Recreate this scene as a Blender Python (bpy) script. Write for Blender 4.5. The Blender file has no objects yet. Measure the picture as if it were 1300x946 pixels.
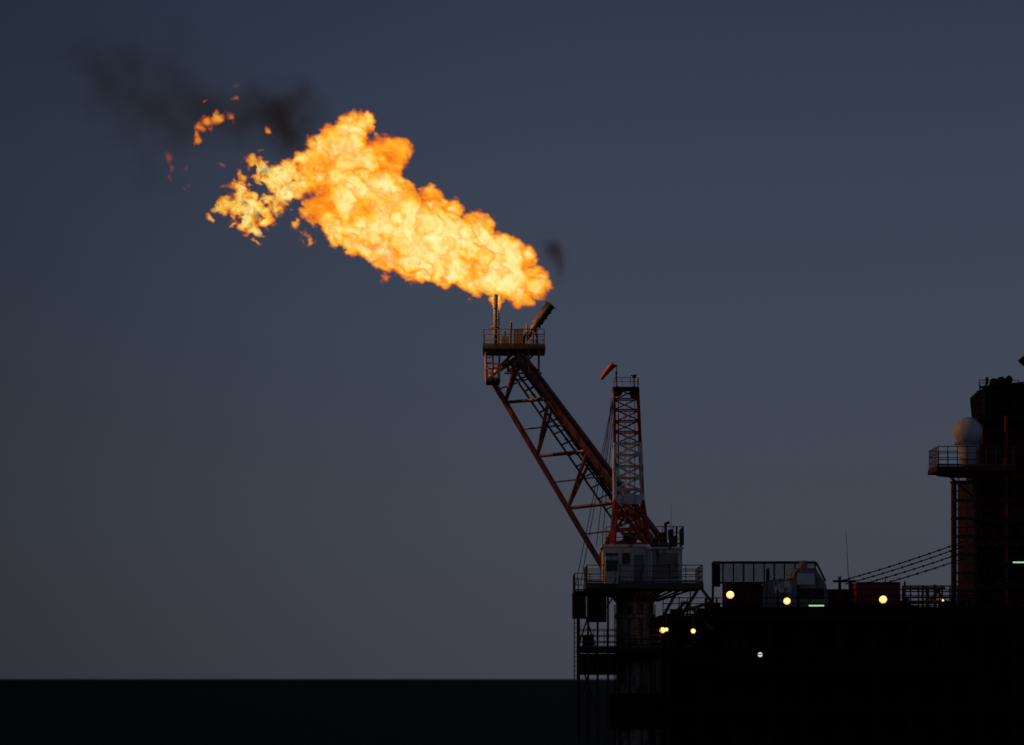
import bpy, math, random
import numpy as np
from mathutils import Vector, Matrix
random.seed(7); rng=np.random.default_rng(11)
sc=bpy.context.scene
D=200.0; S=0.05; EYE=12.0; HOR=861.0
def P(px,py,y=0.0):
    s=(D+y)/D*S
    return Vector(((px-650)*s, y, EYE+(HOR-py)*s))

# ------------------------------------------------------------------ materials
MATS={}
def paint(name,col,rough=0.6,var=0.35,rust=0.0,metal=0.0,scale=1.2,bump=0.15):
    m=bpy.data.materials.new(name); m.use_nodes=True; nt=m.node_tree; N=nt.nodes; L=nt.links
    b=N["Principled BSDF"]; b.inputs["Roughness"].default_value=rough; b.inputs["Metallic"].default_value=metal
    b.inputs["Specular IOR Level"].default_value=0.25
    tc=N.new("ShaderNodeTexCoord"); n=N.new("ShaderNodeTexNoise"); n.inputs["Scale"].default_value=scale
    n.inputs["Detail"].default_value=8; n.inputs["Roughness"].default_value=0.65
    L.new(tc.outputs["Object"],n.inputs["Vector"])
    r=N.new("ShaderNodeValToRGB"); L.new(n.outputs["Fac"],r.inputs["Fac"])
    c=col
    r.color_ramp.elements[0].position=0.3; r.color_ramp.elements[0].color=(c[0]*(1-var),c[1]*(1-var),c[2]*(1-var),1)
    r.color_ramp.elements[1].position=0.7; r.color_ramp.elements[1].color=(*c,1)
    out=r.outputs["Color"]
    if rust>0:
        n2=N.new("ShaderNodeTexNoise"); n2.inputs["Scale"].default_value=2.3; n2.inputs["Detail"].default_value=10
        mp=N.new("ShaderNodeMapping"); mp.inputs["Scale"].default_value=(1.6,1.6,0.4)
        L.new(tc.outputs["Object"],mp.inputs["Vector"]); L.new(mp.outputs["Vector"],n2.inputs["Vector"])
        r2=N.new("ShaderNodeValToRGB"); r2.color_ramp.elements[0].position=0.62-rust*0.25; r2.color_ramp.elements[1].position=0.72-rust*0.2
        L.new(n2.outputs["Fac"],r2.inputs["Fac"])
        mx=N.new("ShaderNodeMixRGB"); mx.inputs[2].default_value=(0.12,0.045,0.02,1)
        L.new(r2.outputs["Color"],mx.inputs[0]); L.new(out,mx.inputs[1]); out=mx.outputs[0]
    L.new(out,b.inputs["Base Color"])
    bp=N.new("ShaderNodeBump"); bp.inputs["Strength"].default_value=bump; bp.inputs["Distance"].default_value=0.05
    L.new(n.outputs["Fac"],bp.inputs["Height"]); L.new(bp.outputs["Normal"],b.inputs["Normal"])
    MATS[name]=m; return m
paint("boom_paint",(0.36,0.14,0.10),0.5,0.4,0.5)
paint("red_paint",(0.34,0.035,0.02),0.55,0.4,0.3)
paint("dark_red_paint",(0.085,0.014,0.010),0.7,0.5,0.1)
paint("white_paint",(0.74,0.72,0.68),0.5,0.25,0.25)
paint("cabin_paint",(0.64,0.58,0.49),0.55,0.3,0.3)
paint("galv_steel",(0.10,0.09,0.088),0.5,0.4,0.4)
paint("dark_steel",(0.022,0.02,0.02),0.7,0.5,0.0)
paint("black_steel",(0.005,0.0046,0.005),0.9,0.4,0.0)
paint("pedestal_paint",(0.30,0.22,0.19),0.5,0.4,0.6)
paint("grey_paint",(0.24,0.24,0.24),0.6,0.3,0.2)
paint("radome_shell",(0.62,0.60,0.60),0.45,0.12,0.0,scale=0.6,bump=0.02)
paint("yellow_paint",(0.32,0.24,0.06),0.6,0.3,0.3)
paint("windsock_cloth",(0.6,0.03,0.015),0.8,0.3,0.0,scale=3)
paint("dark_glass",(0.01,0.012,0.015),0.15,0.2,0.0)
def emis(name,col,st):
    m=bpy.data.materials.new(name); m.use_nodes=True; nt=m.node_tree
    b=nt.nodes["Principled BSDF"]; b.inputs["Base Color"].default_value=(0.8,0.8,0.7,1)
    b.inputs["Emission Color"].default_value=(*col,1); b.inputs["Emission Strength"].default_value=st
    MATS[name]=m
emis("sodium_lamp",(1.0,0.62,0.18),1.7)
emis("warm_lamp",(1.0,0.70,0.24),1.7)
emis("reflector_glow",(1.0,0.45,0.07),0.85)
emis("green_tube",(0.60,1.0,0.55),0.7)

# ------------------------------------------------------------------ builder
class B:
    def __init__(s,name): s.name=name; s.p={}
    def g(s,part,mat): return s.p.setdefault((part,mat),([],[]))
    def tube(s,part,mat,a,b,r,n=8,r2=None):
        V,F=s.g(part,mat); a=Vector(a); b=Vector(b); d=b-a
        if d.length<1e-5: return
        r2=r if r2 is None else r2
        d.normalize(); u=d.orthogonal().normalized(); w=d.cross(u)
        k=len(V)
        for i in range(n):
            t=2*math.pi*i/n; o=u*math.cos(t)+w*math.sin(t)
            V.append(a+o*r); V.append(b+o*r2)
        for i in range(n):
            j=(i+1)%n; F.append((k+2*i,k+2*j,k+2*j+1,k+2*i+1))
        F.append(tuple(k+2*i for i in reversed(range(n)))); F.append(tuple(k+2*i+1 for i in range(n)))
    def poly(s,part,mat,pts,r,n=6):
        for a,b in zip(pts[:-1],pts[1:]): s.tube(part,mat,a,b,r,n)
    def box(s,part,mat,lo,hi):
        V,F=s.g(part,mat); k=len(V)
        x0,x1=sorted((lo[0],hi[0])); y0,y1=sorted((lo[1],hi[1])); z0,z1=sorted((lo[2],hi[2]))
        for z in (z0,z1):
            for (x,y) in ((x0,y0),(x1,y0),(x1,y1),(x0,y1)): V.append(Vector((x,y,z)))
        for f in ((3,2,1,0),(4,5,6,7),(0,1,5,4),(1,2,6,5),(2,3,7,6),(3,0,4,7)): F.append(tuple(k+i for i in f))
    def pbox(s,part,mat,px0,py0,px1,py1,y0,y1):
        a=P(px0,py0,y0); b=P(px1,py1,y0); s.box(part,mat,(a.x,y0,a.z),(b.x,y1,b.z))
    def prism(s,part,mat,pts,y0,y1):
        V,F=s.g(part,mat); k=len(V); n=len(pts)
        for p in pts:
            q=P(p[0],p[1],y0); V.append(Vector((q.x,y0,q.z))); V.append(Vector((q.x,y1,q.z)))
        for i in range(n):
            j=(i+1)%n; F.append((k+2*i,k+2*i+1,k+2*j+1,k+2*j))
        F.append(tuple(k+2*i for i in range(n))); F.append(tuple(k+2*i+1 for i in reversed(range(n))))
    def lathe(s,part,mat,c,prof,n=28):
        V,F=s.g(part,mat); k=len(V)
        for (r,z) in prof:
            for i in range(n):
                t=2*math.pi*i/n; V.append(Vector((c[0]+r*math.cos(t),c[1]+r*math.sin(t),z)))
        for a in range(len(prof)-1):
            for i in range(n):
                j=(i+1)%n; F.append((k+a*n+i,k+a*n+j,k+(a+1)*n+j,k+(a+1)*n+i))
        F.append(tuple(k+i for i in reversed(range(n)))); F.append(tuple(k+(len(prof)-1)*n+i for i in range(n)))
    def sphere(s,part,mat,c,r,n=24,m=14,sq=1.0):
        V,F=s.g(part,mat); k=len(V); c=Vector(c)
        for a in range(m+1):
            ph=math.pi*a/m
            for i in range(n):
                t=2*math.pi*i/n; V.append(c+Vector((r*math.sin(ph)*math.cos(t),r*math.sin(ph)*math.sin(t),r*sq*math.cos(ph))))
        for a in range(m):
            for i in range(n):
                j=(i+1)%n; F.append((k+a*n+i,k+(a+1)*n+i,k+(a+1)*n+j,k+a*n+j))
    def rail(s,part,mat,pts,h=1.1,sp=1.3,r=0.028,mids=2,kick=True):
        for a,b in zip(pts[:-1],pts[1:]):
            a=Vector(a); b=Vector(b); n=max(1,int(round((b-a).length/sp)))
            for i in range(n+1):
                q=a.lerp(b,i/n); s.tube(part,mat,q,q+Vector((0,0,h)),r,6)
            for k in range(mids+1):
                z=Vector((0,0,h*(k+1)/(mids+1))); s.tube(part,mat,a+z,b+z,r,6)
            if kick: s.tube(part,mat,a+Vector((0,0,.07)),b+Vector((0,0,.07)),0.06,4)
    def deck(s,part,mat,x0,x1,y0,y1,z,t=0.25,rails=True,rmat="galv_steel",h=1.1,sp=1.3,sides="flrb"):
        s.box(part,mat,(x0,y0,z-t),(x1,y1,z))
        e=0.08
        if rails:
            A=(x0+e,y0+e,z);Bq=(x1-e,y0+e,z);C=(x1-e,y1-e,z);Dq=(x0+e,y1-e,z)
            if 'f' in sides: s.rail(part+"_railing",rmat,[A,Bq],h,sp)
            if 'r' in sides: s.rail(part+"_railing",rmat,[Bq,C],h,sp)
            if 'b' in sides: s.rail(part+"_railing",rmat,[C,Dq],h,sp)
            if 'l' in sides: s.rail(part+"_railing",rmat,[Dq,A],h,sp)
    def done(s):
        e=bpy.data.objects.new(s.name,None); sc.collection.objects.link(e); e.empty_display_size=1
        allv=[v for (V,F) in s.p.values() for v in V]
        c=Vector((sum(v.x for v in allv)/len(allv),sum(v.y for v in allv)/len(allv),min(v.z for v in allv)))
        e.location=c
        for (part,mat),(V,F) in s.p.items():
            me=bpy.data.meshes.new(part); me.from_pydata([tuple(v-c) for v in V],[],F); me.update()
            me.materials.append(MATS[mat])
            o=bpy.data.objects.new(part,me); sc.collection.objects.link(o); o.parent=e
            if mat in("radome_shell",):
                for p in me.polygons: p.use_smooth=True
        return e

# ------------------------------------------------------------------ flare boom
FY=6.0
fb=B("flare_boom")
A0,A1=P(622,478,FY),P(772,732,FY)
B0,B1=P(657,452,FY-1.5),P(838,698,FY-1.5)
C0,C1=P(664,452,FY+1.9),P(850,698,FY+1.9)
cm="boom_paint"
fb.tube("lower_chord",cm,A0,A1,0.19,12)
fb.tube("upper_chord_front",cm,B0,B1,0.20,12)
fb.tube("upper_chord_rear",cm,C0,C1,0.20,12)
ts=[0.0,0.13,0.40,0.66,0.92]
def lp(a,b,t): return a.lerp(b,t)
for i,t in enumerate(ts):
    a,b,c=lp(A0,A1,t),lp(B0,B1,t+0.09 if t>0 else 0),lp(C0,C1,t+0.09 if t>0 else 0)
    fb.tube("bracing",cm,a,b,0.11); fb.tube("bracing",cm,a,c,0.10); fb.tube("bracing",cm,b,c,0.10)
    if i+1<len(ts):
        t2=ts[i+1]; a2,b2,c2=lp(A0,A1,t2),lp(B0,B1,t2+.09),lp(C0,C1,t2+.09)
        fb.tube("bracing",cm,b,a2,0.12) ; fb.tube("bracing",cm,c,a2,0.10)
        bm_=b.lerp(b2,.5); cm_=c.lerp(c2,.5)
        fb.tube("bracing",cm,b,cm_,0.07); fb.tube("bracing",cm,cm_,b2,0.07); fb.tube("bracing",cm,bm_,cm_,.07)
        am=a.lerp(a2,.5)
        fb.tube("bracing","galv_steel",am,b2.lerp(b,.5),0.05)
W0=lp(B0,C0,.35)+Vector((0.1,0,-0.55)); W1=lp(B1,C1,.35)+Vector((-0.6,0,-0.55))
wd=(W1-W0); nst=90
for sy in(-.4,.4):
    fb.tube("walkway","galv_steel",W0+Vector((0,sy,0)),W1+Vector((0,sy,0)),.08,6)
    for hh in(.5,1.0):
        fb.tube("walkway_railing","galv_steel",W0+Vector((0,sy,hh)),W1+Vector((0,sy,hh)),.03,6)
    fb.tube("walkway","galv_steel",W0+Vector((-.75,sy,-.35)),W1+Vector((-.75,sy,-.35)),.05,6)
for i in range(nst+1):
    q=W0+wd*(i/nst)
    fb.box("walkway_steps","galv_steel",q+Vector((-.16,-.4,-.02)),q+Vector((.1,.4,.02)))
    if i%5==0:
        for sy in(-.4,.4):
            fb.tube("walkway_railing","galv_steel",q+Vector((0,sy,0)),q+Vector((0,sy,1.0)),.028,5)
            fb.tube("walkway","galv_steel",q+Vector((0,sy,0)),q+Vector((-.75,sy,-.35)),.035,5)
for (dx,dy,dz,r,m) in((-.35,-.9,-.25,.10,"boom_paint"),(-.15,1.2,-.3,.14,"galv_steel"),(-.55,.9,-.5,.07,"dark_steel"),(.15,.1,.12,.13,"red_paint")):
    o=Vector((dx,dy,dz)); fb.tube("gas_riser",m,lp(B0,C0,.4)+o,lp(B1,C1,.4)+o,r,10)
    for i in range(14):
        q=lp(lp(B0,C0,.4),lp(B1,C1,.4),i/13)+o
        fb.box("gas_riser_clamp","dark_steel",q-Vector((.12,.2,.05)),q+Vector((.12,.2,.05)))
z1=P(0,443,FY).z; xl,xr=P(613,0,FY).x,P(692,0,FY).x
fb.deck("head_platform","dark_steel",xl,xr,FY-2.3,FY+2.3,z1,.22,True,"dark_steel",1.05,.9)
z2=P(0,484,FY).z; xm=P(634,0,FY).x
fb.deck("lower_landing","dark_steel",xl+.2,xm,FY-1.6,FY+1.2,z2,.16,True,"galv_steel",1.0,.5)
for x in (xl+.2,xl+.65,xm):
    for y in(FY-1.5,FY+1.1):
        fb.tube("head_frame",cm,(x,y,z2),(x,y,z1),.06)
for k in range(6):
    z=z2+(z1-z2)*k/6
    fb.tube("head_frame","galv_steel",(xl+.2,FY-1.5,z),(xl+.65,FY-1.5,z),.03,5)
for x0p,x1p in((657,684),(684,657)):
    fb.tube("head_frame",cm,P(x0p,443,FY-1.8),P(x1p,472,FY-1.8),.06)
for xp in(645,657,671,684):
    fb.tube("head_frame",cm,P(xp,443,FY-1.8),P(xp,474 if xp>660 else 460,FY-1.8),.07)
    fb.tube("head_frame","dark_steel",P(xp,443,FY+1.8),P(xp,474,FY+1.8),.07)
fb.tube("head_frame",cm,P(640,474,FY-1.8),P(688,474,FY-1.8),.06)
fb.tube("head_frame",cm,P(622,478,FY),P(657,443,FY-1.5),.09)
for xp,yt in((640,420),(648,408),(655,424),(668,412),(676,420)):
    fb.tube("pilot_piping","dark_steel",P(xp,443,FY+random.uniform(-1,1)),P(xp+1,yt,FY+random.uniform(-1,1)),.07)
fb.box("control_cabinet","dark_steel",P(652,443,FY-.6),P(664,420,FY+.4))
fb.box("control_cabinet","dark_steel",P(637,443,FY-1.2),P(646,428,FY-.6))
fb.tube("vent_stack","dark_steel",P(629,443,FY-2.0),P(629,392,FY-2.0),.12,10)
fb.tube("vent_stack","dark_steel",P(629,392,FY-2.0),P(629,374,FY-2.0),.17,10)
fb.tube("vent_stack","dark_steel",P(623,416,FY-2.0),P(635,416,FY-2.0),.06)
fb.tube("vent_stack","dark_steel",P(633,443,FY-1.8),P(633,398,FY-1.8),.06,6)
T0,T1=P(662,437,FY),P(699,387,FY)
fb.tube("flare_tip","dark_steel",T0,lp(T0,T1,.55),.21,14)
fb.tube("flare_tip","dark_steel",lp(T0,T1,.50),T1,.31,16)
for t in(.5,.6,.72,.86,.99):
    q=lp(T0,T1,t); d=(T1-T0).normalized(); fb.tube("flare_tip_ring","dark_steel",q-d*.05,q+d*.05,.37,16)
for sy in(-.4,.4): fb.tube("flare_tip_pilot","dark_steel",T0+Vector((.1,sy,.1)),T1+Vector((0,sy,.1)),.05,6)
fb.tube("flare_tip_support",cm,P(682,443,FY),lp(T0,T1,.5),.09)
fb.tube("flare_tip_support",cm,P(655,443,FY),lp(T0,T1,.35),.09)
fb.done()

# ------------------------------------------------------------------ pedestal crane
cr=B("pedestal_crane")
pc=P(806,0,0); cx=pc.x
def Z(py,y=0): return P(0,py,y).z
cr.lathe("pedestal","pedestal_paint",(cx,0),[(1.2,2.0),(1.2,Z(833)),(1.3,Z(832)),(1.3,Z(828)),(1.2,Z(827)),(1.2,Z(786)),(1.32,Z(785)),(1.32,Z(781)),(1.2,Z(780)),(1.2,Z(766)),(1.6,Z(756)),(1.6,Z(750))],32)
for k in range(10):
    t=k*2*math.pi/10; cr.tube("pedestal_conduit","dark_steel",(cx+1.27*math.cos(t),1.27*math.sin(t),2),(cx+1.27*math.cos(t),1.27*math.sin(t),Z(768)),.04,6)
cr.lathe("slew_ring","dark_steel",(cx,0),[(1.9,Z(752)),(1.9,Z(747)),(2.1,Z(747)),(2.1,Z(743.5))],32)
x=lambda p,y=0:P(p,0,y).x
cr.deck("machinery_deck","galv_steel",x(742),x(889),-3.6,3.6,Z(742),.35,True,"galv_steel",1.1,1.1)
for p in range(750,890,12):
    cr.tube("deck_bracket","dark_steel",(x(p),-3.3,Z(748)),(x(806)+(x(p)-x(806))*.35,-1.2,Z(764)),.06,5)
cr.pbox("machinery_house","cabin_paint",766,694,822,741.5,-2.4,2.4)
cr.pbox("machinery_house","cabin_paint",822.1,697,866,741.5,-2.7,2.2)
cr.pbox("roof_trim","white_paint",764,691,824,694,-2.55,2.55)
cr.pbox("roof_trim","white_paint",821,694.5,868,697,-2.85,2.35)
for k in range(13):
    py=702+k*2.6; cr.pbox("louvre","grey_paint",828,py,861,py+1.3,-2.78,-2.70)
cr.pbox("louvre_frame","white_paint",826,699,828,737,-2.8,-2.70); cr.pbox("louvre_frame","white_paint",861,699,863,737,-2.8,-2.70)
for a,b_ in((768,786),(789,801)):
    cr.pbox("side_window","dark_glass",a+1,702,b_-1,716,-2.43,-2.405)
cr.pbox("access_door","grey_paint",805,704,817,740,-2.45,-2.405)
cr.pbox("house_rib","white_paint",803,695,804,741,-2.46,-2.405)
cr.pbox("house_rib","white_paint",786.5,695,787.5,741,-2.46,-2.405)
cr.prism("driver_cab","cabin_paint",[(767,741),(785,741),(787,706),(769,706)],-4.6,-2.9)
cr.pbox("driver_cab_window","dark_glass",770,711,784,725,-4.64,-4.61)
cr.rail("roof_railing","galv_steel",[(x(826),-2.5,Z(694)),(x(865),-2.5,Z(694)),(x(865),2.0,Z(694))],1.15,.7)
cr.rail("roof_railing","galv_steel",[(x(768),-2.3,Z(691)),(x(790),-2.3,Z(691))],1.0,.6)
for (a,b_,c,d,y0) in((838,676,847,694,-1),(850,680,858,694,0),(828,684,836,694,.4),(849,672,855,682,.2)):
    cr.pbox("roof_equipment","dark_steel",a,b_,c,d,y0,y0+1)
cr.tube("exhaust","dark_steel",P(845,694,0),P(845,664,0),.09); cr.tube("exhaust","dark_steel",P(859,694,.5),P(859,668,.5),.06)
cr.tube("exhaust","dark_steel",P(845,665,0),P(850,663,0),.09)
def lattice(bl,part,mat,c0,c1,w0,w1,d0,d1,nb,rc,rb,diag=True):
    cor=[(-1,-1),(1,-1),(1,1),(-1,1)]
    def pt(t,k):
        c=c0.lerp(c1,t); w=w0+(w1-w0)*t; d=d0+(d1-d0)*t
        return c+Vector((cor[k][0]*w/2,cor[k][1]*d/2,0))
    for k in range(4): bl.tube(part,mat,pt(0,k),pt(1,k),rc,8)
    for i in range(nb):
        t0,t1=i/nb,(i+1)/nb
        for k in range(4):
            j=(k+1)%4
            bl.tube(part,mat,pt(t1,k),pt(t1,j),rb,6)
            if i==0: bl.tube(part,mat,pt(0,k),pt(0,j),rb,6)
            if (i+k)%2: bl.tube(part,mat,pt(t0,k),pt(t1,j),rb,6)
            else: bl.tube(part,mat,pt(t0,j),pt(t1,k),rb,6)
lattice(cr,"boom_top","red_paint",P(796.5,563),P(794.5,493),1.62,1.5,1.3,1.2,5,.085,.045)
lattice(cr,"boom_middle","white_paint",P(798,636),P(796.5,563),1.75,1.62,1.4,1.3,5,.12,.06)
lattice(cr,"boom_butt","red_paint",P(800,691),P(798,636),2.3,1.75,2.6,1.4,3,.13,.07)
cr.pbox("boom_splice","white_paint",781,628,815,640,-.80,-.74)
cr.pbox("boom_splice","white_paint",781,628,815,640,.66,.72)
cr.pbox("boom_ladder","white_paint",793,520,794.2,690,-.5,-.44); cr.pbox("boom_ladder","white_paint",799,520,800.2,690,-.5,-.44)
cr.pbox("head_deck","dark_steel",778,491,811,494,-.8,.8)
cr.rail("head_railing","galv_steel",[(x(779),-.75,Z(491)),(x(810),-.75,Z(491)),(x(810),.75,Z(491))],.5,.5,.02,1,False)
for yy in(-.35,0,.35):
    a=P(784,497,yy); cr.tube("sheave","dark_steel",a-Vector((0,.06,0)),a+Vector((0,.06,0)),.33,18)
    a=P(805,500,yy); cr.tube("sheave","dark_steel",a-Vector((0,.06,0)),a+Vector((0,.06,0)),.3,18)
cr.tube("instrument_mast","dark_steel",P(783,491),P(782,472),.045); cr.tube("instrument_mast","dark_steel",P(805,491),P(805,478),.05)
cr.sphere("beacon_lamp","dark_steel",P(805,478),.13,10,6); cr.tube("anemometer","dark_steel",P(801,477),P(809,476),.04)
for yy in(-1.6,1.6):
    cr.tube("gantry","red_paint",P(780,691,yy),P(784,640,yy*.5),.10); cr.tube("gantry","red_paint",P(822,691,yy),P(784,640,yy*.5),.09)
cr.tube("gantry","red_paint",P(784,640,-.8),P(784,640,.8),.1)
for (a,b_,c,d,y0,y1) in((780,500,737,742,-.5,-2),(779,502,731,742,-.2,-1),(780,500,757,694,.2,1),(781,500,764,694,.5,1.6),(785,498,784,640,-.3,-.4),(785,498,786,640,.3,.4),(806,500,806,690,-.8,-1.2)):
    cr.tube("hoist_rope","dark_steel",P(a,b_,y0),P(c,d,y1),.025,5)
cr.tube("hook_rope","dark_steel",P(776,505,-.4),P(768,590,-.8),.02,5)
cr.tube("winch_drum","dark_steel",P(800,684,-1.2),P(800,684,1.2),.45,18)
cr.deck("lower_platform","dark_steel",x(733),x(838),-3.2,3.0,Z(823),.3,True,"galv_steel",1.15,.9)
cr.deck("middle_platform","dark_steel",x(727),x(785),-3.4,2.6,Z(752),.2,True,"galv_steel",1.1,1.0,"fl")
for p in(733,745,757,770):
    cr.tube("platform_frame","dark_red_paint",(x(p),-3.1,Z(752)),(x(p),-3.1,2+6),.07 if p>735 else .11,6)
for a,b_,c,d in((733,752,757,823),(757,752,733,823),(733,828,757,900),(757,828,733,900),(757,790,783,752)):
    cr.tube("platform_frame","dark_red_paint",P(a,b_,-3.1),P(c,d,-3.1),.05,6)
cr.pbox("storage_locker","dark_red_paint",727,757,744,785,-3.2,-1.2)
cr.pbox("storage_locker","dark_red_paint",740,806,754,823,-2.8,-1.2)
cr.pbox("wind_screen","dark_red_paint",745,757,770,790,-2.2,-2.1)
cr.pbox("wind_screen","dark_steel",733,830,783,857,-1.2,-1.1)
for i in range(40):
    z=Z(742)-i*.3-.1
    if z>3: cr.tube("access_ladder","galv_steel",(x(728),-2.6,z),(x(733),-2.6,z),.022,5)
for p in(728,733): cr.tube("access_ladder","galv_steel",(x(p),-2.6,3),(x(p),-2.6,Z(735)),.035,6)
for a,b_,c,d in((888,744,906,768),(889,744,862,786),(862,746,838,790),(838,786,905,764),(838,800,870,764),(870,764,905,800)):
    cr.tube("boom_rest_brace","galv_steel",P(a,b_,-1.5),P(c,d,-1.5),.10,8); cr.tube("boom_rest_brace","dark_steel",P(a,b_,2),P(c,d,2),.10,8)
for i in range(9):
    a=P(835+i*6,857-i*6,-2.5); b_=P(841+i*6,857-i*6,-2.5); cr.tube("stair","dark_steel",a,b_,.05,5)
cr.done()

ws=B("windsock")
ws.tube("pole","dark_steel",P(783,491,-.9),P(783,463,-.9),.03)
a=P(779,463,-.9); d=P(763,481,-.7)-a
rr=[.20,.19,.17,.145,.12,.10]
for i in range(5): ws.tube("cloth_cone","windsock_cloth",a+d*(i/5)+Vector((0,0,.03*math.sin(i))),a+d*((i+1)/5)+Vector((0,0,.03*math.sin(i+1))),rr[i],12,rr[i+1])
ws.tube("hoop","dark_steel",a-d*.02,a+d*.03,.22,12); ws.tube("hoop","dark_steel",a,P(783,464,-.9),.02)
ws.done()

# ------------------------------------------------------------------ platform body
pf=B("offshore_platform")
R=1420
YF=-2.0
X0=x(836);X1=x(R)
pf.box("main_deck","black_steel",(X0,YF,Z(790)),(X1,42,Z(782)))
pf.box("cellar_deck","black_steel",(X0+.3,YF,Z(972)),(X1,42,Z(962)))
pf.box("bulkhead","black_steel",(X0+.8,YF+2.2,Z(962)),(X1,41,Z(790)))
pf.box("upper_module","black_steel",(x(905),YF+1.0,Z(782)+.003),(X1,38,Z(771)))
k=0
for p in range(842,R,44):
    pf.tube("deck_column","black_steel",(x(p),YF+.4,Z(962)),(x(p),YF+.4,Z(790)),.22,8)
    if p+44<R:
        q=(p,p+44) if k%2 else (p+44,p)
        pf.tube("deck_brace","black_steel",(x(q[0]),YF+.4,Z(897)),(x(q[1]),YF+.4,Z(792)),.14,8)
    k+=1
pf.box("mid_girder","black_steel",(X0+.3,YF+.1,Z(901)),(X1,YF+.9,Z(893)))
for py,r in((806,.12),(812,.07),(841,.16),(850,.08),(858,.1),(915,.15),(930,.1)):
    pf.tube("pipe_run","black_steel",(X0+1,YF+1.2,Z(py)),(X1,YF+1.2,Z(py)),r,8)
pf.rail("edge_railing","black_steel",[(X0+.2,YF+.1,Z(782)),(X1,YF+.1,Z(782))],1.1,1.5,.03)
pf.rail("upper_railing","dark_steel",[(x(1050),YF+1.1,Z(771)),(x(1240),YF+1.1,Z(771))],1.1,1.5,.03)
pf.deck("side_walkway","black_steel",x(780),x(900),YF-1.6,YF-.05,Z(834),.15,True,"black_steel",1.1,1.2)
pf.deck("side_walkway","black_steel",x(905),x(1235),YF-1.4,YF-.05,Z(846),.15,True,"black_steel",1.1,1.2)
legs=[(X0+3,2),(X0+19,2),(X1-3,2),(X0+3,38),(X0+19,38),(X1-3,38)]
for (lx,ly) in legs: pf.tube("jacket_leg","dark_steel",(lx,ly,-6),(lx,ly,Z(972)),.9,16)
for yy in(2,38):
    for a_,b_ in((X0+3,X0+19),(X0+19,X1-3)):
        pf.tube("jacket_brace","dark_steel",(a_,yy,-4),(b_,yy,Z(975)),.35,10); pf.tube("jacket_brace","dark_steel",(b_,yy,-4),(a_,yy,Z(975)),.35,10)
        pf.tube("jacket_brace","dark_steel",(a_,yy,1.5),(b_,yy,1.5),.35,10)
pf.box("crane_outrigger","black_steel",(cx-1.6,-1.4,Z(925)),(X0+.9,3,Z(880)))
pf.tube("crane_outrigger_leg","dark_steel",(cx,0,-6),(cx,0,Z(925)),1.0,16)
for i in range(60):
    p=random.uniform(850,1235); w=random.uniform(3,16); h=random.uniform(3,17)
    base=771 if p>908 else 782
    y0=random.uniform(4,25)
    zb=Z(base)-.02
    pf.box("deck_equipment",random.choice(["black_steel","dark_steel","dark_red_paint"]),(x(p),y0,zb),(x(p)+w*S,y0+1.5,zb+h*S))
for i in range(40):
    p=random.uniform(850,1235); base=771 if p>908 else 782; y0=random.uniform(0,20)
    pf.tube("deck_pipework","dark_steel",(x(p),y0,Z(base)),(x(p),y0,Z(base)+random.uniform(.6,1.9)),random.choice([.04,.07,.1]))
pf.done()

ww=B("wind_wall_fence")
ya=4.0
def fr(a,b_,c,d,r=.06,m="dark_steel"): ww.tube("frame",m,P(a,b_,ya),P(c,d,ya),r,6)
fr(905,714,1036,714,.08); fr(905,740,1036,740); fr(905,714,905,771,.08); fr(1036,714,1048,738,.07)
for p in range(918,1037,13): fr(p,714,p,771,.05)
for k in range(88): ww.tube("mesh_wire","dark_steel",P(905+k*1.5,714,ya),P(905+k*1.5,740,ya),.022,4)
for k in range(13): ww.tube("mesh_wire","dark_steel",P(905,716+k*1.9,ya),P(1036,716+k*1.9,ya),.022,4)
ww.box("louvre_panel","black_steel",P(906,716,ya+.2),P(914,745,ya+.3))
ww.done()

def container(name,px0,py0,px1,py1,y0,dep,mat):
    c=B(name); a=P(px0,py1,y0); b_=P(px1,py0,y0)
    c.box("shell",mat,(a.x+.06,y0+.06,a.z+.06),(b_.x-.06,y0+dep-.06,b_.z-.06))
    n=int((b_.x-a.x)/.28)
    for i in range(n):
        xx=a.x+.15+i*.28
        c.box("corrugation",mat,(xx,y0,a.z+.12),(xx+.13,y0+.055,b_.z-.12))
    for zz in(a.z,b_.z-.12): c.box("frame_rail","dark_steel",(a.x,y0-.02,zz),(b_.x,y0+.1,zz+.12)); c.box("frame_rail","dark_steel",(a.x,y0+dep-.1,zz),(b_.x,y0+dep+.02,zz+.12))
    for xx in(a.x,b_.x-.12):
        for yy in(y0-.03,y0+dep-.09): c.box("corner_post",mat,(xx,yy,a.z),(xx+.12,yy+.12,b_.z))
    c.done()
container("cargo_container",922,740,967,770.6,1.0,2.6,"dark_red_paint")
container("cargo_container",1087,739,1143,770.6,0.5,2.6,"red_paint")
container("cargo_container",1045,748,1083,770.6,3.5,2.6,"dark_red_paint")

gm=B("turbine_enclosure")
gm.prism("housing","grey_paint",[(968,770.7),(968,741),(980,736),(1006,734),(1012,722),(1036,722),(1049,742),(1052,770.7)],1.2,4.2)
gm.prism("hood","white_paint",[(984,741),(1004,737),(1006,752),(984,753)],1.1,1.19)
gm.pbox("access_panel","white_paint",1012,728,1034,742,1.12,1.19)
gm.pbox("vent_grille","dark_steel",1012,747,1046,760,1.12,1.19)
gm.tube("exhaust_stack","grey_paint",P(1020,722,2.5),P(1020,712,2.5),.25,14)
gm.tube("exhaust_stack","dark_steel",P(975,741,2.2),P(975,722,2.2),.12,10)
for k in range(6): gm.tube("hood_rib","white_paint",P(984+k*4,741-k*.8,1.08),P(984+k*4,753,1.08),.03,5)
gm.done()

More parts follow.
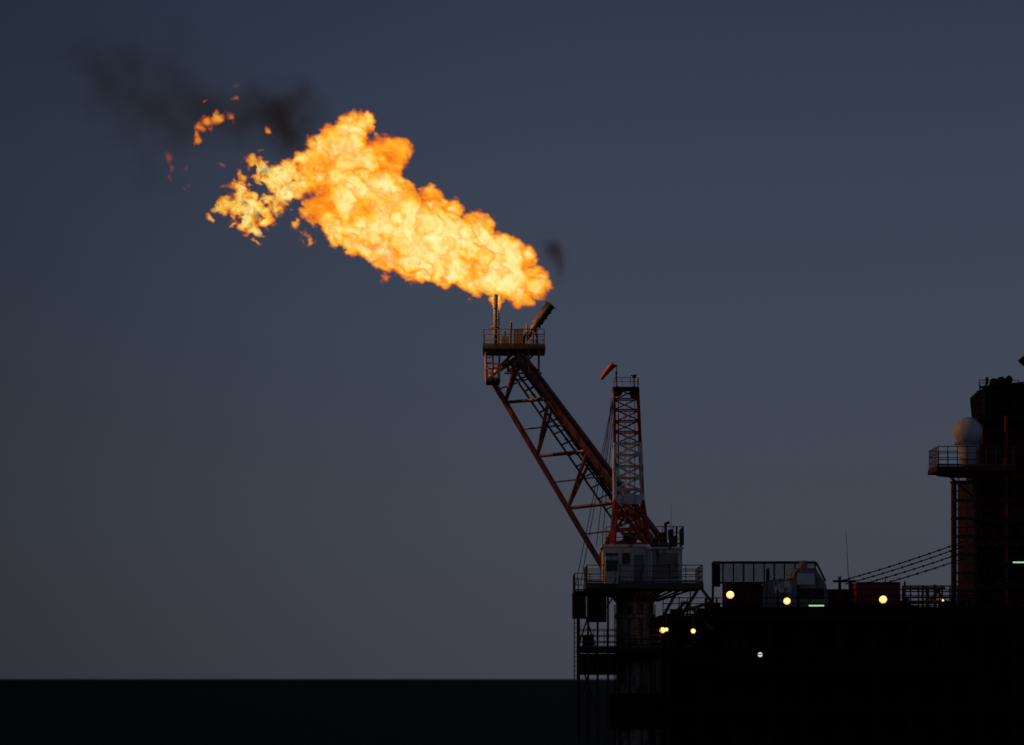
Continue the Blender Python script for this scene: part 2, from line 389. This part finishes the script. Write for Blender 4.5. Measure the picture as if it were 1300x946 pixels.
cb=B("overhead_cable_bundle")
for i,(a,b_,c,d) in enumerate(((1066,738,1243,680),(1072,742,1243,686),(1078,746,1243,694),(1086,750,1243,702))):
    pts=[]
    for k in range(15):
        t=k/14; pp=P(a+(c-a)*t,b_+(d-b_)*t+10*t*(1-t),6+i*.5); pts.append(pp)
    cb.poly("cable","dark_steel",pts,.04,6)
    for k in range(1,14): cb.box("cable_clamp","dark_steel",pts[k]-Vector((.06,.06,.07)),pts[k]+Vector((.06,.06,.07)))
cb.tube("support_post","dark_steel",P(1066,771,6),P(1066,732,6),.1); cb.tube("support_post","dark_steel",P(1080,771,7),P(1080,738,7),.1)
cb.tube("support_post","dark_steel",P(1058,738,6),P(1086,738,7),.08)
cb.done()
an=B("whip_antenna"); an.tube("whip","galv_steel",P(1079,771,5),P(1074,674,5),.035,6,.012); an.tube("base","dark_steel",P(1079,771,5),P(1078,752,5),.09); an.done()
an=B("whip_antenna"); an.tube("whip","galv_steel",P(852,742,4),P(852,640,4),.03,6,.01); an.tube("base","dark_steel",P(852,742,4),P(852,730,4),.07); an.done()
sr=B("pipe_rack")
for p in range(1146,1218,10): sr.tube("post","galv_steel",P(p,771,1),P(p,744,1),.05,6)
for py in(744,751,758): sr.tube("rail","galv_steel",P(1146,py,1),P(1216,py,1),.045,6)
sr.tube("gas_pipe","yellow_paint",P(1146,747,1.6),P(1200,747,1.6),.1,8); sr.tube("gas_pipe","yellow_paint",P(1150,765,.7),P(1200,764,.7),.12,8)
sr.tube("sloped_strut","yellow_paint",P(1186,745,1.5),P(1205,769,1.5),.08); sr.tube("sloped_strut","yellow_paint",P(1196,745,1.5),P(1176,769,1.5),.08)
sr.done()

# ------------------------------------------------------------------ right tower
tw=B("process_tower"); ty=1.0
tx0,tx1=x(1241),x(R)
tw.box("core","dark_red_paint",(x(1247),ty+1.2,Z(771)),(tx1,ty+10,Z(602)))
tw.box("core_upper","dark_red_paint",(x(1256),ty+1.6,Z(602)+.003),(tx1,ty+9,Z(528)))
for p,m,r in((1243,"dark_red_paint",.2),(1281,"red_paint",.13),(1320,"dark_red_paint",.2),(1380,"dark_red_paint",.2)):
    for yy in(ty+.2,ty+10.4): tw.tube("column",m,(x(p),yy,Z(860)),(x(p),yy,Z(600 if p==1243 else 526)),r,10)
for py in(602,634,660,690,716,744,771,800,830):
    tw.box("floor_beam","dark_red_paint" if py%4 else "dark_steel",(tx0,ty,Z(py)-.15),(tx1,ty+.9,Z(py)+.15))
for i,py in enumerate((602,660,716,771)):
    if i<3:
        q=(602,660,716,771)[i+1]
        tw.tube("cross_brace","dark_red_paint",(x(1243),ty+.2,Z(py)),(x(1281),ty+.2,Z(q)),.09,6)
        tw.tube("cross_brace","dark_red_paint",(x(1281),ty+.2,Z(q)),(x(1320),ty+.2,Z(py)),.09,6)
for py in(634,690,744): tw.rail("floor_railing","dark_steel",[(tx0,ty+.05,Z(py)+.15),(tx1,ty+.05,Z(py)+.15)],1.0,1.0,.025)
for i in range(30):
    p=random.uniform(1246,1300); py=random.choice((634,660,690,716,744,771))
    tw.box("process_equipment",random.choice(["dark_steel","dark_red_paint"]),(x(p),ty+.5,Z(py)+.16),(x(p)+random.uniform(.2,.8),ty+1.15,Z(py)+random.uniform(.4,1.2)))
for p in(1252,1257,1266,1290,1296): tw.tube("vertical_pipe",random.choice(["dark_red_paint","dark_red_paint"]),(x(p),ty+.9,Z(845)),(x(p),ty+.9,Z(560)),.09,8)
tw.box("top_deck","dark_steel",(x(1246),ty+.3,Z(530)),(tx1,ty+9,Z(526)))
tw.prism("top_drum","black_steel",[(1252,526),(1249,495),(1256,488),(1400,486),(1400,526)],ty+.8,ty+7)
tw.rail("top_railing","dark_steel",[(x(1244),ty+.4,Z(526)),(tx1,ty+.4,Z(526))],1.6,.8,.03,3)
tw.rail("top_railing","dark_steel",[(x(1249),ty+1.0,Z(486)),(x(1300),ty+1.0,Z(486))],.35,.5,.025,1,False)
for p in range(1244,1300,7): tw.tube("drum_rib","dark_steel",P(p,526,ty+.75),P(p,488,ty+.75),.05,6)
tw.tube("drum_rib","dark_steel",P(1243,492,ty+.75),P(1300,486,ty+.75),.08,6)
for p,py in((1253,479),(1268,482),(1281,477)): tw.tube("vent","dark_steel",P(p,488,ty+3),P(p,py,ty+3),.09)
tw.sphere("vent_cap","dark_steel",P(1262,486,ty+3),.3,12,8); tw.sphere("vent_cap","dark_steel",P(1281,482,ty+3),.25,12,8); tw.sphere("vent_cap","dark_steel",P(1271,485,ty+2),.35,12,8)
tw.tube("mast","dark_steel",P(1306,486,ty+2),P(1306,446,ty+2),.2,8); tw.prism("mast_head","black_steel",[(1295,456),(1302,450),(1320,446),(1320,466),(1302,463)],ty+1.5,ty+2.5)
tw.deck("radome_deck","dark_red_paint",x(1189),x(1290),ty-1.2,ty+3.2,Z(592),.3,True,"galv_steel",1.25,.62)
tw.prism("radome_deck_bracket","dark_red_paint",[(1192,598),(1247,598),(1247,603),(1222,603),(1200,601)],ty-.6,ty+2.6)
tw.tube("radome_deck_strut","dark_red_paint",P(1200,600,ty),P(1246,640,ty+.5),.08)
for p in(1217,1227,1237):
    for yy in(ty-.3,ty+1.0): tw.tube("scaffold","galv_steel",P(p,771,yy),P(p,602,yy),.04,6)
py=612;k=0
while py<768:
    tw.tube("scaffold","galv_steel",P(1214,py,ty-.3),P(1242,py,ty-.3),.035,5); tw.tube("scaffold","galv_steel",P(1214,py,ty+1),P(1242,py,ty+1),.035,5)
    for p in(1217,1237): tw.tube("scaffold","galv_steel",P(p,py,ty-.5),P(p,py,ty+1.2),.035,5)
    if k%2==0:
        tw.box("scaffold_boards","dark_steel",P(1212+random.uniform(-3,2),py+1,ty-.2),P(1240,py-.6,ty+.9))
        tw.tube("scaffold","galv_steel",P(1217,py,ty-.34),P(1237,py+11,ty-.34),.03,5)
    py+=11.5;k+=1
tw.done()
rd=B("radome")
c=P(1229,548,ty+1); rd.sphere("shell","radome_shell",c,.93,36,24)
for k in range(6):
    t=math.pi*k/6
    pts=[c+Vector((.932*math.sin(a)*math.cos(t),.932*math.sin(a)*math.sin(t),.932*math.cos(a))) for a in np.linspace(0,2*math.pi,30)]
    rd.poly("seam","radome_shell",pts,.008,4)
rd.lathe("pedestal","radome_shell",(c.x,c.y),[(.55,Z(592,ty+1)),(.55,Z(575,ty+1)),(.78,Z(566,ty+1)),(.8,Z(562,ty+1))],24)
rd.lathe("ring","grey_paint",(c.x,c.y),[(.86,Z(565,ty+1)),(.86,Z(562,ty+1))],24)
rd.done()

# ------------------------------------------------------------------ lamps
def flood(px,py,y,mat,r,name="floodlight",en=0):
    f=B(name); c=P(px,py,y)
    f.tube("lens",mat,c+Vector((0,-.03,0)),c+Vector((0,-.08,-.02)),r*.62,16)
    f.tube("reflector","green_tube" if mat=="green_tube" else "reflector_glow",c+Vector((0,0,0)),c+Vector((0,-.05,-.02)),r*1.02,16)
    f.tube("housing","dark_steel",c+Vector((0,.001,0)),c+Vector((0,.3,.06)),r*1.12,16,r*.6)
    f.tube("bracket","dark_steel",c+Vector((0,.2,0)),c+Vector((0,.2,.8)),.035,6); f.tube("bracket","dark_steel",c+Vector((0,.2,.8)),c+Vector((0,1.6,.8)),.035,6)
    f.tube("bracket","dark_steel",c+Vector((0,1.6,.8)),c+Vector((0,1.6,-1.2)),.04,6)
    e=f.done()
    if en:
        l=bpy.data.lights.new("bulb",'POINT'); l.energy=en; l.color=(1,.50,.16); l.shadow_soft_size=.12
        o=bpy.data.objects.new("bulb",l); sc.collection.objects.link(o); o.parent=e; o.location=c+Vector((0,-.3,0))-e.location
for (px,py,r,m,en) in((927,755,.24,"sodium_lamp",8),(999,763,.22,"warm_lamp",6),(1121,761,.24,"sodium_lamp",8),(841,800,.18,"sodium_lamp",7),(880,801,.15,"warm_lamp",5),(965,831,.15,"green_tube",0),(1197,762,.07,"warm_lamp",0),(846,799,.12,"warm_lamp",0)):
    flood(px,py,-2.9,m,r,"floodlight",en)
def tubelight(px0,px1,py,y):
    f=B("fluorescent_light"); f.tube("tube","green_tube",P(px0,py,y),P(px1,py,y),.045,8)
    f.box("fitting","dark_steel",P(px0-1,py-1.3,y-.1),P(px1+1,py-3,y+.1)); f.tube("hanger","dark_steel",P(px0+2,py-3,y),P(px0+2,py-3,y+3.5),.03,5); f.done()
tubelight(1027,1046,769,-2.4); tubelight(1286,1303,714,-.3)

# ------------------------------------------------------------------ volumetric flame and smoke
def lerp_up(Lt,n,s,off):
    A=Lt
    for ax in range(3):
        pos=np.arange(n[ax],dtype=np.float32)/s[ax]+off[ax]
        i=np.floor(pos).astype(int); f=(pos-i).astype(np.float32); f=f*f*f*(f*(f*6-15)+10)
        sh=[1,1,1]; sh[ax]=-1; f=f.reshape(sh)
        A=np.take(A,i,axis=ax)*(1-f)+np.take(A,i+1,axis=ax)*f
    return A.astype(np.float32)
def vnoise(n,s):
    if not hasattr(s,'__len__'): s=(s,s,s)
    off=rng.random(3)
    sz=[int(n[a]/s[a]+off[a])+3 for a in range(3)]
    return lerp_up(rng.uniform(-1,1,sz).astype(np.float32),n,s,off)
def fbm(n,s,o,g=.5):
    out=0;a=1;t=0
    for k in range(o):
        out=out+vnoise(n,s)*a; t+=a; a*=g; s=s/2
        if s<1.2: break
    return out/t
NT=64
GR=rng.normal(size=(NT**3,3)).astype(np.float32); GR/=np.linalg.norm(GR,axis=1)[:,None]
def pnoise(Q,s):
    A=rng.normal(size=(3,3)); q_,_=np.linalg.qr(A); q_=q_.astype(np.float32)
    X=Q@q_/np.float32(s)+rng.random(3).astype(np.float32)*40+200
    I=np.floor(X).astype(np.int32); F=X-I; W=F*F*F*(F*(F*6-15)+10)
    out=np.zeros(len(Q),np.float32)
    for a in(0,1):
        for b in(0,1):
            for c in(0,1):
                h=(((I[:,0]+a)%NT)*NT+(I[:,1]+b)%NT)*NT+(I[:,2]+c)%NT
                g=GR[h]
                d=g[:,0]*(F[:,0]-a)+g[:,1]*(F[:,1]-b)+g[:,2]*(F[:,2]-c)
                w=(W[:,0] if a else 1-W[:,0])*(W[:,1] if b else 1-W[:,1])*(W[:,2] if c else 1-W[:,2])
                out+=w*d
    return out*1.6

def make_volume(name,arr,lo,vox,matr):
    nx,ny,nz=arr.shape
    me=bpy.data.meshes.new(name); N=nx*ny*nz
    me.vertices.add(N)
    gx=lo[0]+vox*np.arange(nx,dtype=np.float32); gy=lo[1]+vox*np.arange(ny,dtype=np.float32); gz=lo[2]+vox*np.arange(nz,dtype=np.float32)
    co=np.empty((nz,ny,nx,3),np.float32); co[...,0]=gx[None,None,:]; co[...,1]=gy[None,:,None]; co[...,2]=gz[:,None,None]
    me.vertices.foreach_set("co",co.ravel()); del co
    at=me.attributes.new("dens",'FLOAT','POINT'); at.data.foreach_set("value",np.ascontiguousarray(arr.transpose(2,1,0)).ravel().astype(np.float32))
    me.materials.append(matr)
    o=bpy.data.objects.new(name,me); sc.collection.objects.link(o)
    ng=bpy.data.node_groups.new(name+"_grid",'GeometryNodeTree')
    ng.interface.new_socket("Geometry",in_out='INPUT',socket_type='NodeSocketGeometry'); ng.interface.new_socket("Geometry",in_out='OUTPUT',socket_type='NodeSocketGeometry')
    Nn=ng.nodes; L=ng.links
    gi=Nn.new("NodeGroupInput"); go=Nn.new("NodeGroupOutput")
    vc=Nn.new("GeometryNodeVolumeCube"); pos=Nn.new("GeometryNodeInputPosition")
    hi=[lo[a]+vox*((nx,ny,nz)[a]-1) for a in range(3)]
    vc.inputs["Min"].default_value=lo; vc.inputs["Max"].default_value=hi
    vc.inputs["Resolution X"].default_value=nx; vc.inputs["Resolution Y"].default_value=ny; vc.inputs["Resolution Z"].default_value=nz
    sep=Nn.new("ShaderNodeSeparateXYZ"); L.new(pos.outputs[0],sep.inputs[0])
    def m(op,a,b=None,c=None):
        q=Nn.new("ShaderNodeMath"); q.operation=op
        for i,v in enumerate((a,b,c)):
            if v is None: continue
            if isinstance(v,(int,float)): q.inputs[i].default_value=v
            else: L.new(v,q.inputs[i])
        return q.outputs[0]
    idx=[]
    for a in range(3):
        q=m('ROUND',m('DIVIDE',m('SUBTRACT',sep.outputs[a],float(lo[a])),float(vox)))
        q=m('MINIMUM',m('MAXIMUM',q,0.0),float((nx,ny,nz)[a]-1)); idx.append(q)
    ii=m('ADD',idx[0],m('MULTIPLY',float(nx),m('ADD',idx[1],m('MULTIPLY',float(ny),idx[2]))))
    na=Nn.new("GeometryNodeInputNamedAttribute"); na.data_type='FLOAT'; na.inputs["Name"].default_value="dens"
    si=Nn.new("GeometryNodeSampleIndex"); si.data_type='FLOAT'; si.domain='POINT'; si.clamp=True
    L.new(gi.outputs[0],si.inputs["Geometry"]); L.new(na.outputs["Attribute"],si.inputs["Value"]); L.new(ii,si.inputs["Index"])
    L.new(si.outputs[0],vc.inputs["Density"])
    sm=Nn.new("GeometryNodeSetMaterial"); sm.inputs["Material"].default_value=matr
    L.new(vc.outputs[0],sm.inputs["Geometry"]); L.new(sm.outputs[0],go.inputs[0])
    md=o.modifiers.new("grid",'NODES'); md.node_group=ng
    return o

k=S*(D+FY)/D
v=1.25
px0,px1,py0,py1,dz=196,716,96,402,58
nx=int((px1-px0)/v)+1; nz=int((py1-py0)/v)+1; ny=int(2*dz/v)+1
n=(nx,ny,nz)
gx=(px0+v*np.arange(nx,dtype=np.float32))[:,None,None]
gy=(-dz+v*np.arange(ny,dtype=np.float32))[None,:,None]
gz=(-py1+v*np.arange(nz,dtype=np.float32))[None,None,:]   # z = -py
turb=np.clip((600-gx)/330,0.15,1.0)
def warp():
    return (vnoise(n,26/v)*8*turb+vnoise(n,12/v)*4*turb).astype(np.float32)
WX=gx+warp(); WY=gy+warp(); WZ=gz+warp()
Fd=np.full(n,-40,np.float32)
def stamp(cx,cy,cz,r,heat=1.0):
    pad=r+16
    i0=max(0,int((cx-pad-px0)/v)); i1=min(nx,int((cx+pad-px0)/v)+2)
    j0=max(0,int((cy-pad+dz)/v)); j1=min(ny,int((cy+pad+dz)/v)+2)
    k0=max(0,int((cz-pad+py1)/v)); k1=min(nz,int((cz+pad+py1)/v)+2)
    if i1<=i0 or j1<=j0 or k1<=k0: return
    s_=np.s_[i0:i1,j0:j1,k0:k1]
    d=r-np.sqrt((WX[s_]-cx)**2+(WY[s_]-cy)**2+(WZ[s_]-cz)**2)
    np.maximum(Fd[s_],d,out=Fd[s_])
big=[(674,364,20),(655,362,25),(640,352,32),(694,361,6),(606,338,40),(632,318,27),(652,332,22),(572,318,48),(600,298,30),(545,300,48),(520,318,36),(505,275,46),(475,290,42),(480,240,38),(452,255,44),(432,222,40),(440,186,36),(446,162,22),(462,160,17),(495,196,28),(470,205,28),(412,195,28),(398,222,28),(413,262,28),(380,232,18),
(630,378,10),(655,380,10),(604,370,10),(565,352,15),(530,345,16),(490,328,22),(455,310,20),(428,290,22),(545,248,14),(575,266,15),(618,286,14),(668,326,14),(686,348,10)]
rag=[(352,226,20),(333,214,15),(318,204,11),(366,218,17),(385,208,17),(338,246,20),(312,243,17),(322,264,19),(302,262,17),(318,285,17),(332,298,13),(287,262,12),(291,238,10),(362,246,17),(300,280,11),(340,274,13),(275,268,9),(286,215,8),(312,228,10),(352,264,12),(395,262,14)]
wis=[(241,186,5.5),(246,175,8),(254,163,9.5),(264,155,9),(275,151,8),(288,150,6.5),(213,200,6.5),(215,213,7.5),(214,226,7),(238,214,4.5),(240,238,5),(299,110,5),(303,122,5.5),(262,132,4),(376,287,6.5),(386,297,8),(391,304,6),(488,348,6),(490,353,5),(338,165,4),(328,190,5),(430,300,3)]
def rdir():
    q=rng.normal(size=3); return q/np.linalg.norm(q)
for (cx_,cy_,r) in big:
    yo=rng.uniform(-.25,.25)*r
    stamp(cx_,yo,-cy_,r*.9)
    for _ in range(9):
        d=rdir(); rm=r*rng.uniform(.25,.5); c=np.array([cx_,yo,-cy_])+d*(r*1.0-rm*.8)
        stamp(*c,rm)
for (cx_,cy_,r) in rag: stamp(cx_,rng.uniform(-6,6),-cy_,r)
for (cx_,cy_,r) in wis: stamp(cx_,rng.uniform(-3,3),-cy_,r)
act=np.flatnonzero(Fd.ravel()>-9)
ai,aj,ak=np.unravel_index(act,n)
X=(px0+v*ai).astype(np.float32); Y=(-dz+v*aj).astype(np.float32); Zz=(-py1+v*ak).astype(np.float32)
f=Fd.ravel()[act]
tb=np.clip((600-X)/330,.2,1)
Q=np.stack([X,Y,Zz],1)
Qw=Q+np.stack([pnoise(Q,14),pnoise(Q,14),pnoise(Q,14)],1)*(7*(.35+.65*tb))[:,None]
Qw=Qw+np.stack([pnoise(Qw,6),pnoise(Qw,6),pnoise(Qw,6)],1)*2.6
u=np.array([-.87,0,.49],np.float32); along=Qw@u
Qs=Qw-u[None,:]*(along*.32)[:,None]
er=np.clip((420-X)/80,0,1)
msk=np.zeros_like(X)
for a_,b_,r_ in((260,160,45),(214,214,26),(301,117,20),(240,232,18)):
    msk=np.maximum(msk,np.exp(-(((X-a_)**2+(Zz+b_)**2)/(r_*r_))**2))
fe=er*(1-.85*msk)
b1=np.abs(pnoise(Qs,24)); b2=np.abs(pnoise(Qs,12)); b3=np.abs(pnoise(Qs,6)); b4=pnoise(Qs,3.2)
f=f+(b1*14+b2*8+b3*3.6-5.6)*(1-.5*er)*(1-.8*msk)+b4*1.6
fil=np.abs(pnoise(Qs,24)*.6+pnoise(Qs,12)*.38+pnoise(Qs,6)*.24)
f=f-fe*np.clip(fil-.07,0,1)*78-fe*.3
ns2=(pnoise(Qs,46)+pnoise(Qs,23)*.6+pnoise(Qs,11)*.4+pnoise(Qs,5.5)*.22)
crease=np.clip(b1*1.8+b2*1.1+b3*.6-.12,0,1.2)
heat=np.clip(f/(14-7.5*er),0,1)**.85
heat=heat*np.clip(.44+.36*crease+.66*ns2,.20,1.1)*(1-.18*er)
def cool(cx_,cy_,r,a):
    global heat
    heat=heat*(1-a*np.exp(-(((X-cx_)**2+(Zz+cy_)**2))/(r*r)))
heat=heat*(1+.30*np.exp(-((X-590)**2/110**2+(Zz+335)**2/45**2))+.22*np.exp(-((X-470)**2/50**2+(Zz+225)**2/40**2)))
cool(500,196,24,.60); cool(452,272,14,.5); cool(397,268,14,.5); cool(250,165,38,.5); cool(214,215,25,.62); cool(300,115,25,.6); cool(240,235,20,.6); cool(385,297,14,.4); cool(702,352,14,.25); cool(295,250,45,.28);cool(412,205,18,.45);cool(488,350,10,.5);cool(435,150,18,.35);cool(280,215,12,.5);cool(540,245,18,.35);cool(430,245,10,.35);cool(345,222,22,.25)
heat=np.clip(heat,0,1.3); heat[f<=0]=0
H=np.zeros(nx*ny*nz,np.float32); H[act]=heat; heat=H.reshape(n)
heat[0]=0;heat[-1]=0;heat[:,0]=0;heat[:,-1]=0;heat[:,:,0]=0;heat[:,:,-1]=0

fm=bpy.data.materials.new("burning_gas"); fm.use_nodes=True; nt=fm.node_tree; nt.nodes.clear(); N=nt.nodes; L=nt.links
out=N.new("ShaderNodeOutputMaterial"); at=N.new("ShaderNodeAttribute"); at.attribute_name="density"
tc=N.new("ShaderNodeTexCoord"); nz_=N.new("ShaderNodeTexNoise"); nz_.inputs["Scale"].default_value=1.1; nz_.inputs["Detail"].default_value=5; nz_.inputs["Roughness"].default_value=.62; nz_.inputs["Distortion"].default_value=1.4
L.new(tc.outputs["Object"],nz_.inputs["Vector"])
def mm(op,a,b):
    q=N.new("ShaderNodeMath"); q.operation=op
    for i,vv in enumerate((a,b)):
        if isinstance(vv,(int,float)): q.inputs[i].default_value=vv
        else: L.new(vv,q.inputs[i])
    return q.outputs[0]
T=mm('MULTIPLY',at.outputs["Fac"],mm('ADD',mm('MULTIPLY',nz_.outputs["Fac"],1.7),0.62))
rp=N.new("ShaderNodeValToRGB"); L.new(T,rp.inputs["Fac"]); e=rp.color_ramp.elements
e[0].position=0;e[0].color=(.50,.045,.003,1); e[1].position=1.0;e[1].color=(1,.94,.42,1)
for p_,c_ in((.15,(.85,.14,.006,1)),(.34,(1,.34,.013,1)),(.54,(1,.57,.038,1)),(.78,(1,.77,.13,1))):
    q=e.new(p_); q.color=c_
sg=mm('MULTIPLY',mm('MINIMUM',mm('MULTIPLY',at.outputs["Fac"],4.0),1.0),2.8)
em=N.new("ShaderNodeEmission"); L.new(rp.outputs[0],em.inputs[0]); L.new(mm('MULTIPLY',sg,1.1),em.inputs[1])
ab=N.new("ShaderNodeVolumeAbsorption"); ab.inputs[0].default_value=(0,0,0,1); L.new(sg,ab.inputs[1])
ad=N.new("ShaderNodeAddShader"); L.new(em.outputs[0],ad.inputs[0]); L.new(ab.outputs[0],ad.inputs[1]); L.new(ad.outputs[0],out.inputs["Volume"])
lo=((px0-650)*k, FY-dz*k, EYE+(HOR-py1)*k)
make_volume("flare_flame",heat,lo,v*k,fm)
del WX,WY,WZ,Fd,Q,Qw,Qs

# ---- smoke
v2=4.0
px0,px1,py0,py1,dz=20,730,20,400,50
nx=int((px1-px0)/v2)+1; nz=int((py1-py0)/v2)+1; ny=int(2*dz/v2)+1; n=(nx,ny,nz)
gx=(px0+v2*np.arange(nx,dtype=np.float32))[:,None,None]; gy=(-dz+v2*np.arange(ny,dtype=np.float32))[None,:,None]; gz=(-py1+v2*np.arange(nz,dtype=np.float32))[None,None,:]
wx=gx+fbm(n,60/v2,3)*40; wy=gy+fbm(n,60/v2,3)*20; wz=gz+fbm(n,60/v2,3)*40
sm_=np.zeros(n,np.float32)
for (a,b_,r,w) in((376,160,30,.50),(352,160,36,.34),(328,158,40,.2),(300,165,46,.13),(255,135,56,.085),(205,118,52,.095),(185,95,46,.08),(130,90,56,.065),(90,80,50,.045),(225,165,48,.09),(200,200,40,.06),(240,60,50,.03),(150,150,60,.035),(694,330,19,.85),(706,348,13,.8),(684,318,17,.6)):
    d2=((wx-a)**2+(wy)**2+(wz+b_)**2)/(r*r); sm_+=w*np.exp(-d2*1.3)
tx=fbm(n,34/v2,4,.6)
sm_=np.clip(sm_*(0.9+1.3*tx)-.006,0,2).astype(np.float32)
sm_[0]=0;sm_[-1]=0;sm_[:,0]=0;sm_[:,-1]=0;sm_[:,:,0]=0;sm_[:,:,-1]=0
sm=bpy.data.materials.new("soot_smoke"); sm.use_nodes=True; nt=sm.node_tree; nt.nodes.clear(); N=nt.nodes; L=nt.links
out=N.new("ShaderNodeOutputMaterial"); at=N.new("ShaderNodeAttribute"); at.attribute_name="density"
ab=N.new("ShaderNodeVolumeAbsorption"); ab.inputs[0].default_value=(.46,.14,.03,1); L.new(mm('MULTIPLY',at.outputs["Fac"],0.85),ab.inputs[1]); L.new(ab.outputs[0],out.inputs["Volume"])
lo=((px0-650)*k, FY-dz*k, EYE+(HOR-py1)*k)
make_volume("smoke_plume",sm_,lo,v2*k,sm)

# ------------------------------------------------------------------ sea
def grid_mesh():
    xs=[-30000,-6000,-1500,-400,400,1500,6000,30000]; ys=[-600,-200,0,200,600,1500,4000,12000,40000]
    V=[(a,b_,0) for b_ in ys for a in xs]; F=[]
    w=len(xs)
    for j in range(len(ys)-1):
        for i in range(w-1): F.append((j*w+i,j*w+i+1,(j+1)*w+i+1,(j+1)*w+i))
    return V,F
V,F=grid_mesh(); me=bpy.data.meshes.new("sea"); me.from_pydata(V,[],F)
m=bpy.data.materials.new("dark_sea_water"); m.use_nodes=True; nt=m.node_tree; N=nt.nodes; L=nt.links; b=N["Principled BSDF"]
b.inputs["Base Color"].default_value=(.003,.004,.005,1); b.inputs["Roughness"].default_value=.5; b.inputs["Specular IOR Level"].default_value=.005
tc=N.new("ShaderNodeTexCoord"); mp=N.new("ShaderNodeMapping"); mp.inputs["Scale"].default_value=(.12,.3,1); L.new(tc.outputs["Object"],mp.inputs[0])
nz_=N.new("ShaderNodeTexNoise"); nz_.inputs["Detail"].default_value=6; nz_.inputs["Scale"].default_value=1; L.new(mp.outputs[0],nz_.inputs[0])
bp=N.new("ShaderNodeBump"); bp.inputs["Strength"].default_value=1; bp.inputs["Distance"].default_value=2.0; L.new(nz_.outputs["Fac"],bp.inputs["Height"]); L.new(bp.outputs[0],b.inputs["Normal"])
me.materials.append(m); o=bpy.data.objects.new("sea",me); sc.collection.objects.link(o)

# ------------------------------------------------------------------ light
w=bpy.data.worlds.new("World"); sc.world=w; w.use_nodes=True; nt=w.node_tree; N=nt.nodes; L=nt.links
bg=N["Background"]; sky=N.new("ShaderNodeTexSky"); sky.sky_type='NISHITA'; sky.sun_disc=False
SE,SR=math.radians(3.0),math.radians(60)
sky.sun_elevation=SE; sky.sun_rotation=SR; sky.air_density=1.0; sky.dust_density=0.5; sky.ozone_density=3
tc=N.new("ShaderNodeTexCoord"); sp=N.new("ShaderNodeSeparateXYZ"); L.new(tc.outputs["Generated"],sp.inputs[0])
rz=N.new("ShaderNodeValToRGB"); L.new(sp.outputs[2],rz.inputs[0]); e=rz.color_ramp.elements
e[0].position=0; e[0].color=(.044,.050,.070,1); e[1].position=1; e[1].color=(.008,.012,.024,1)
for p_,c_ in((.05,(.047,.054,.078,1)),(.11,(.044,.053,.083,1)),(.16,(.037,.047,.077,1)),(.21,(.027,.036,.064,1)),(.4,(.018,.026,.048,1))):
    q=e.new(p_); q.color=c_
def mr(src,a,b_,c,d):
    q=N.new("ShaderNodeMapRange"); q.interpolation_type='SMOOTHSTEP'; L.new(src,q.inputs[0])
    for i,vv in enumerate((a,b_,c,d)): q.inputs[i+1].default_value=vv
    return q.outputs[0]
az=mm('MULTIPLY',mr(sp.outputs[0],-.25,.03,.46,1.0),mr(sp.outputs[1],-.6,.6,1.9,1.0))  # unseen sky behind the camera brightened as added fill for the structure fronts
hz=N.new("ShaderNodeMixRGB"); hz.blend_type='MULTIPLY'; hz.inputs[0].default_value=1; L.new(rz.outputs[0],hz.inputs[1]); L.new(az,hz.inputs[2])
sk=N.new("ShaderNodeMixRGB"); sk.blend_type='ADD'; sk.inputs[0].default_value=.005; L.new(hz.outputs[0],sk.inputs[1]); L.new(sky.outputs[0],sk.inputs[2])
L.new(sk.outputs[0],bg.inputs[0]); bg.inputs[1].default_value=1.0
sun=bpy.data.lights.new("dusk_sun",'SUN'); sun.energy=0.03; sun.angle=math.radians(10); sun.color=(1,.8,.65)
so=bpy.data.objects.new("dusk_sun",sun); sc.collection.objects.link(so)
dv=Vector((math.sin(SR)*math.cos(SE),math.cos(SR)*math.cos(SE),math.sin(SE)))
so.rotation_euler=(-dv).to_track_quat('-Z','Y').to_euler()
for i,(a,b_,yy,en) in enumerate(((645,384,FY-.6,120),(606,384,FY+.3,800),(560,370,FY,3600),(585,350,FY-3.0,3400),(480,338,FY-2,3600))):
    l=bpy.data.lights.new("flame_glow",'POINT'); l.energy=en; l.color=(1,.42,.14); l.shadow_soft_size=.05
    lo_=bpy.data.objects.new("flame_glow",l); sc.collection.objects.link(lo_); lo_.location=P(a,b_,yy)

cam=bpy.data.cameras.new("camera"); co=bpy.data.objects.new("camera",cam); sc.collection.objects.link(co)
co.location=(0,-D,EYE); co.rotation_euler=(math.radians(90),0,0)
cam.sensor_width=36; cam.sensor_fit='HORIZONTAL'; cam.lens=36*D/(1300*S); cam.shift_y=(HOR-473)/1300
cam.clip_end=60000; cam.clip_start=1
# slightly front-focused long lens: the soft rendering of the slide film
cam.dof.use_dof=True; cam.dof.focus_distance=150; cam.dof.aperture_fstop=0.75
sc.camera=co
sc.view_settings.view_transform='Standard'; sc.view_settings.look='None'; sc.view_settings.exposure=0
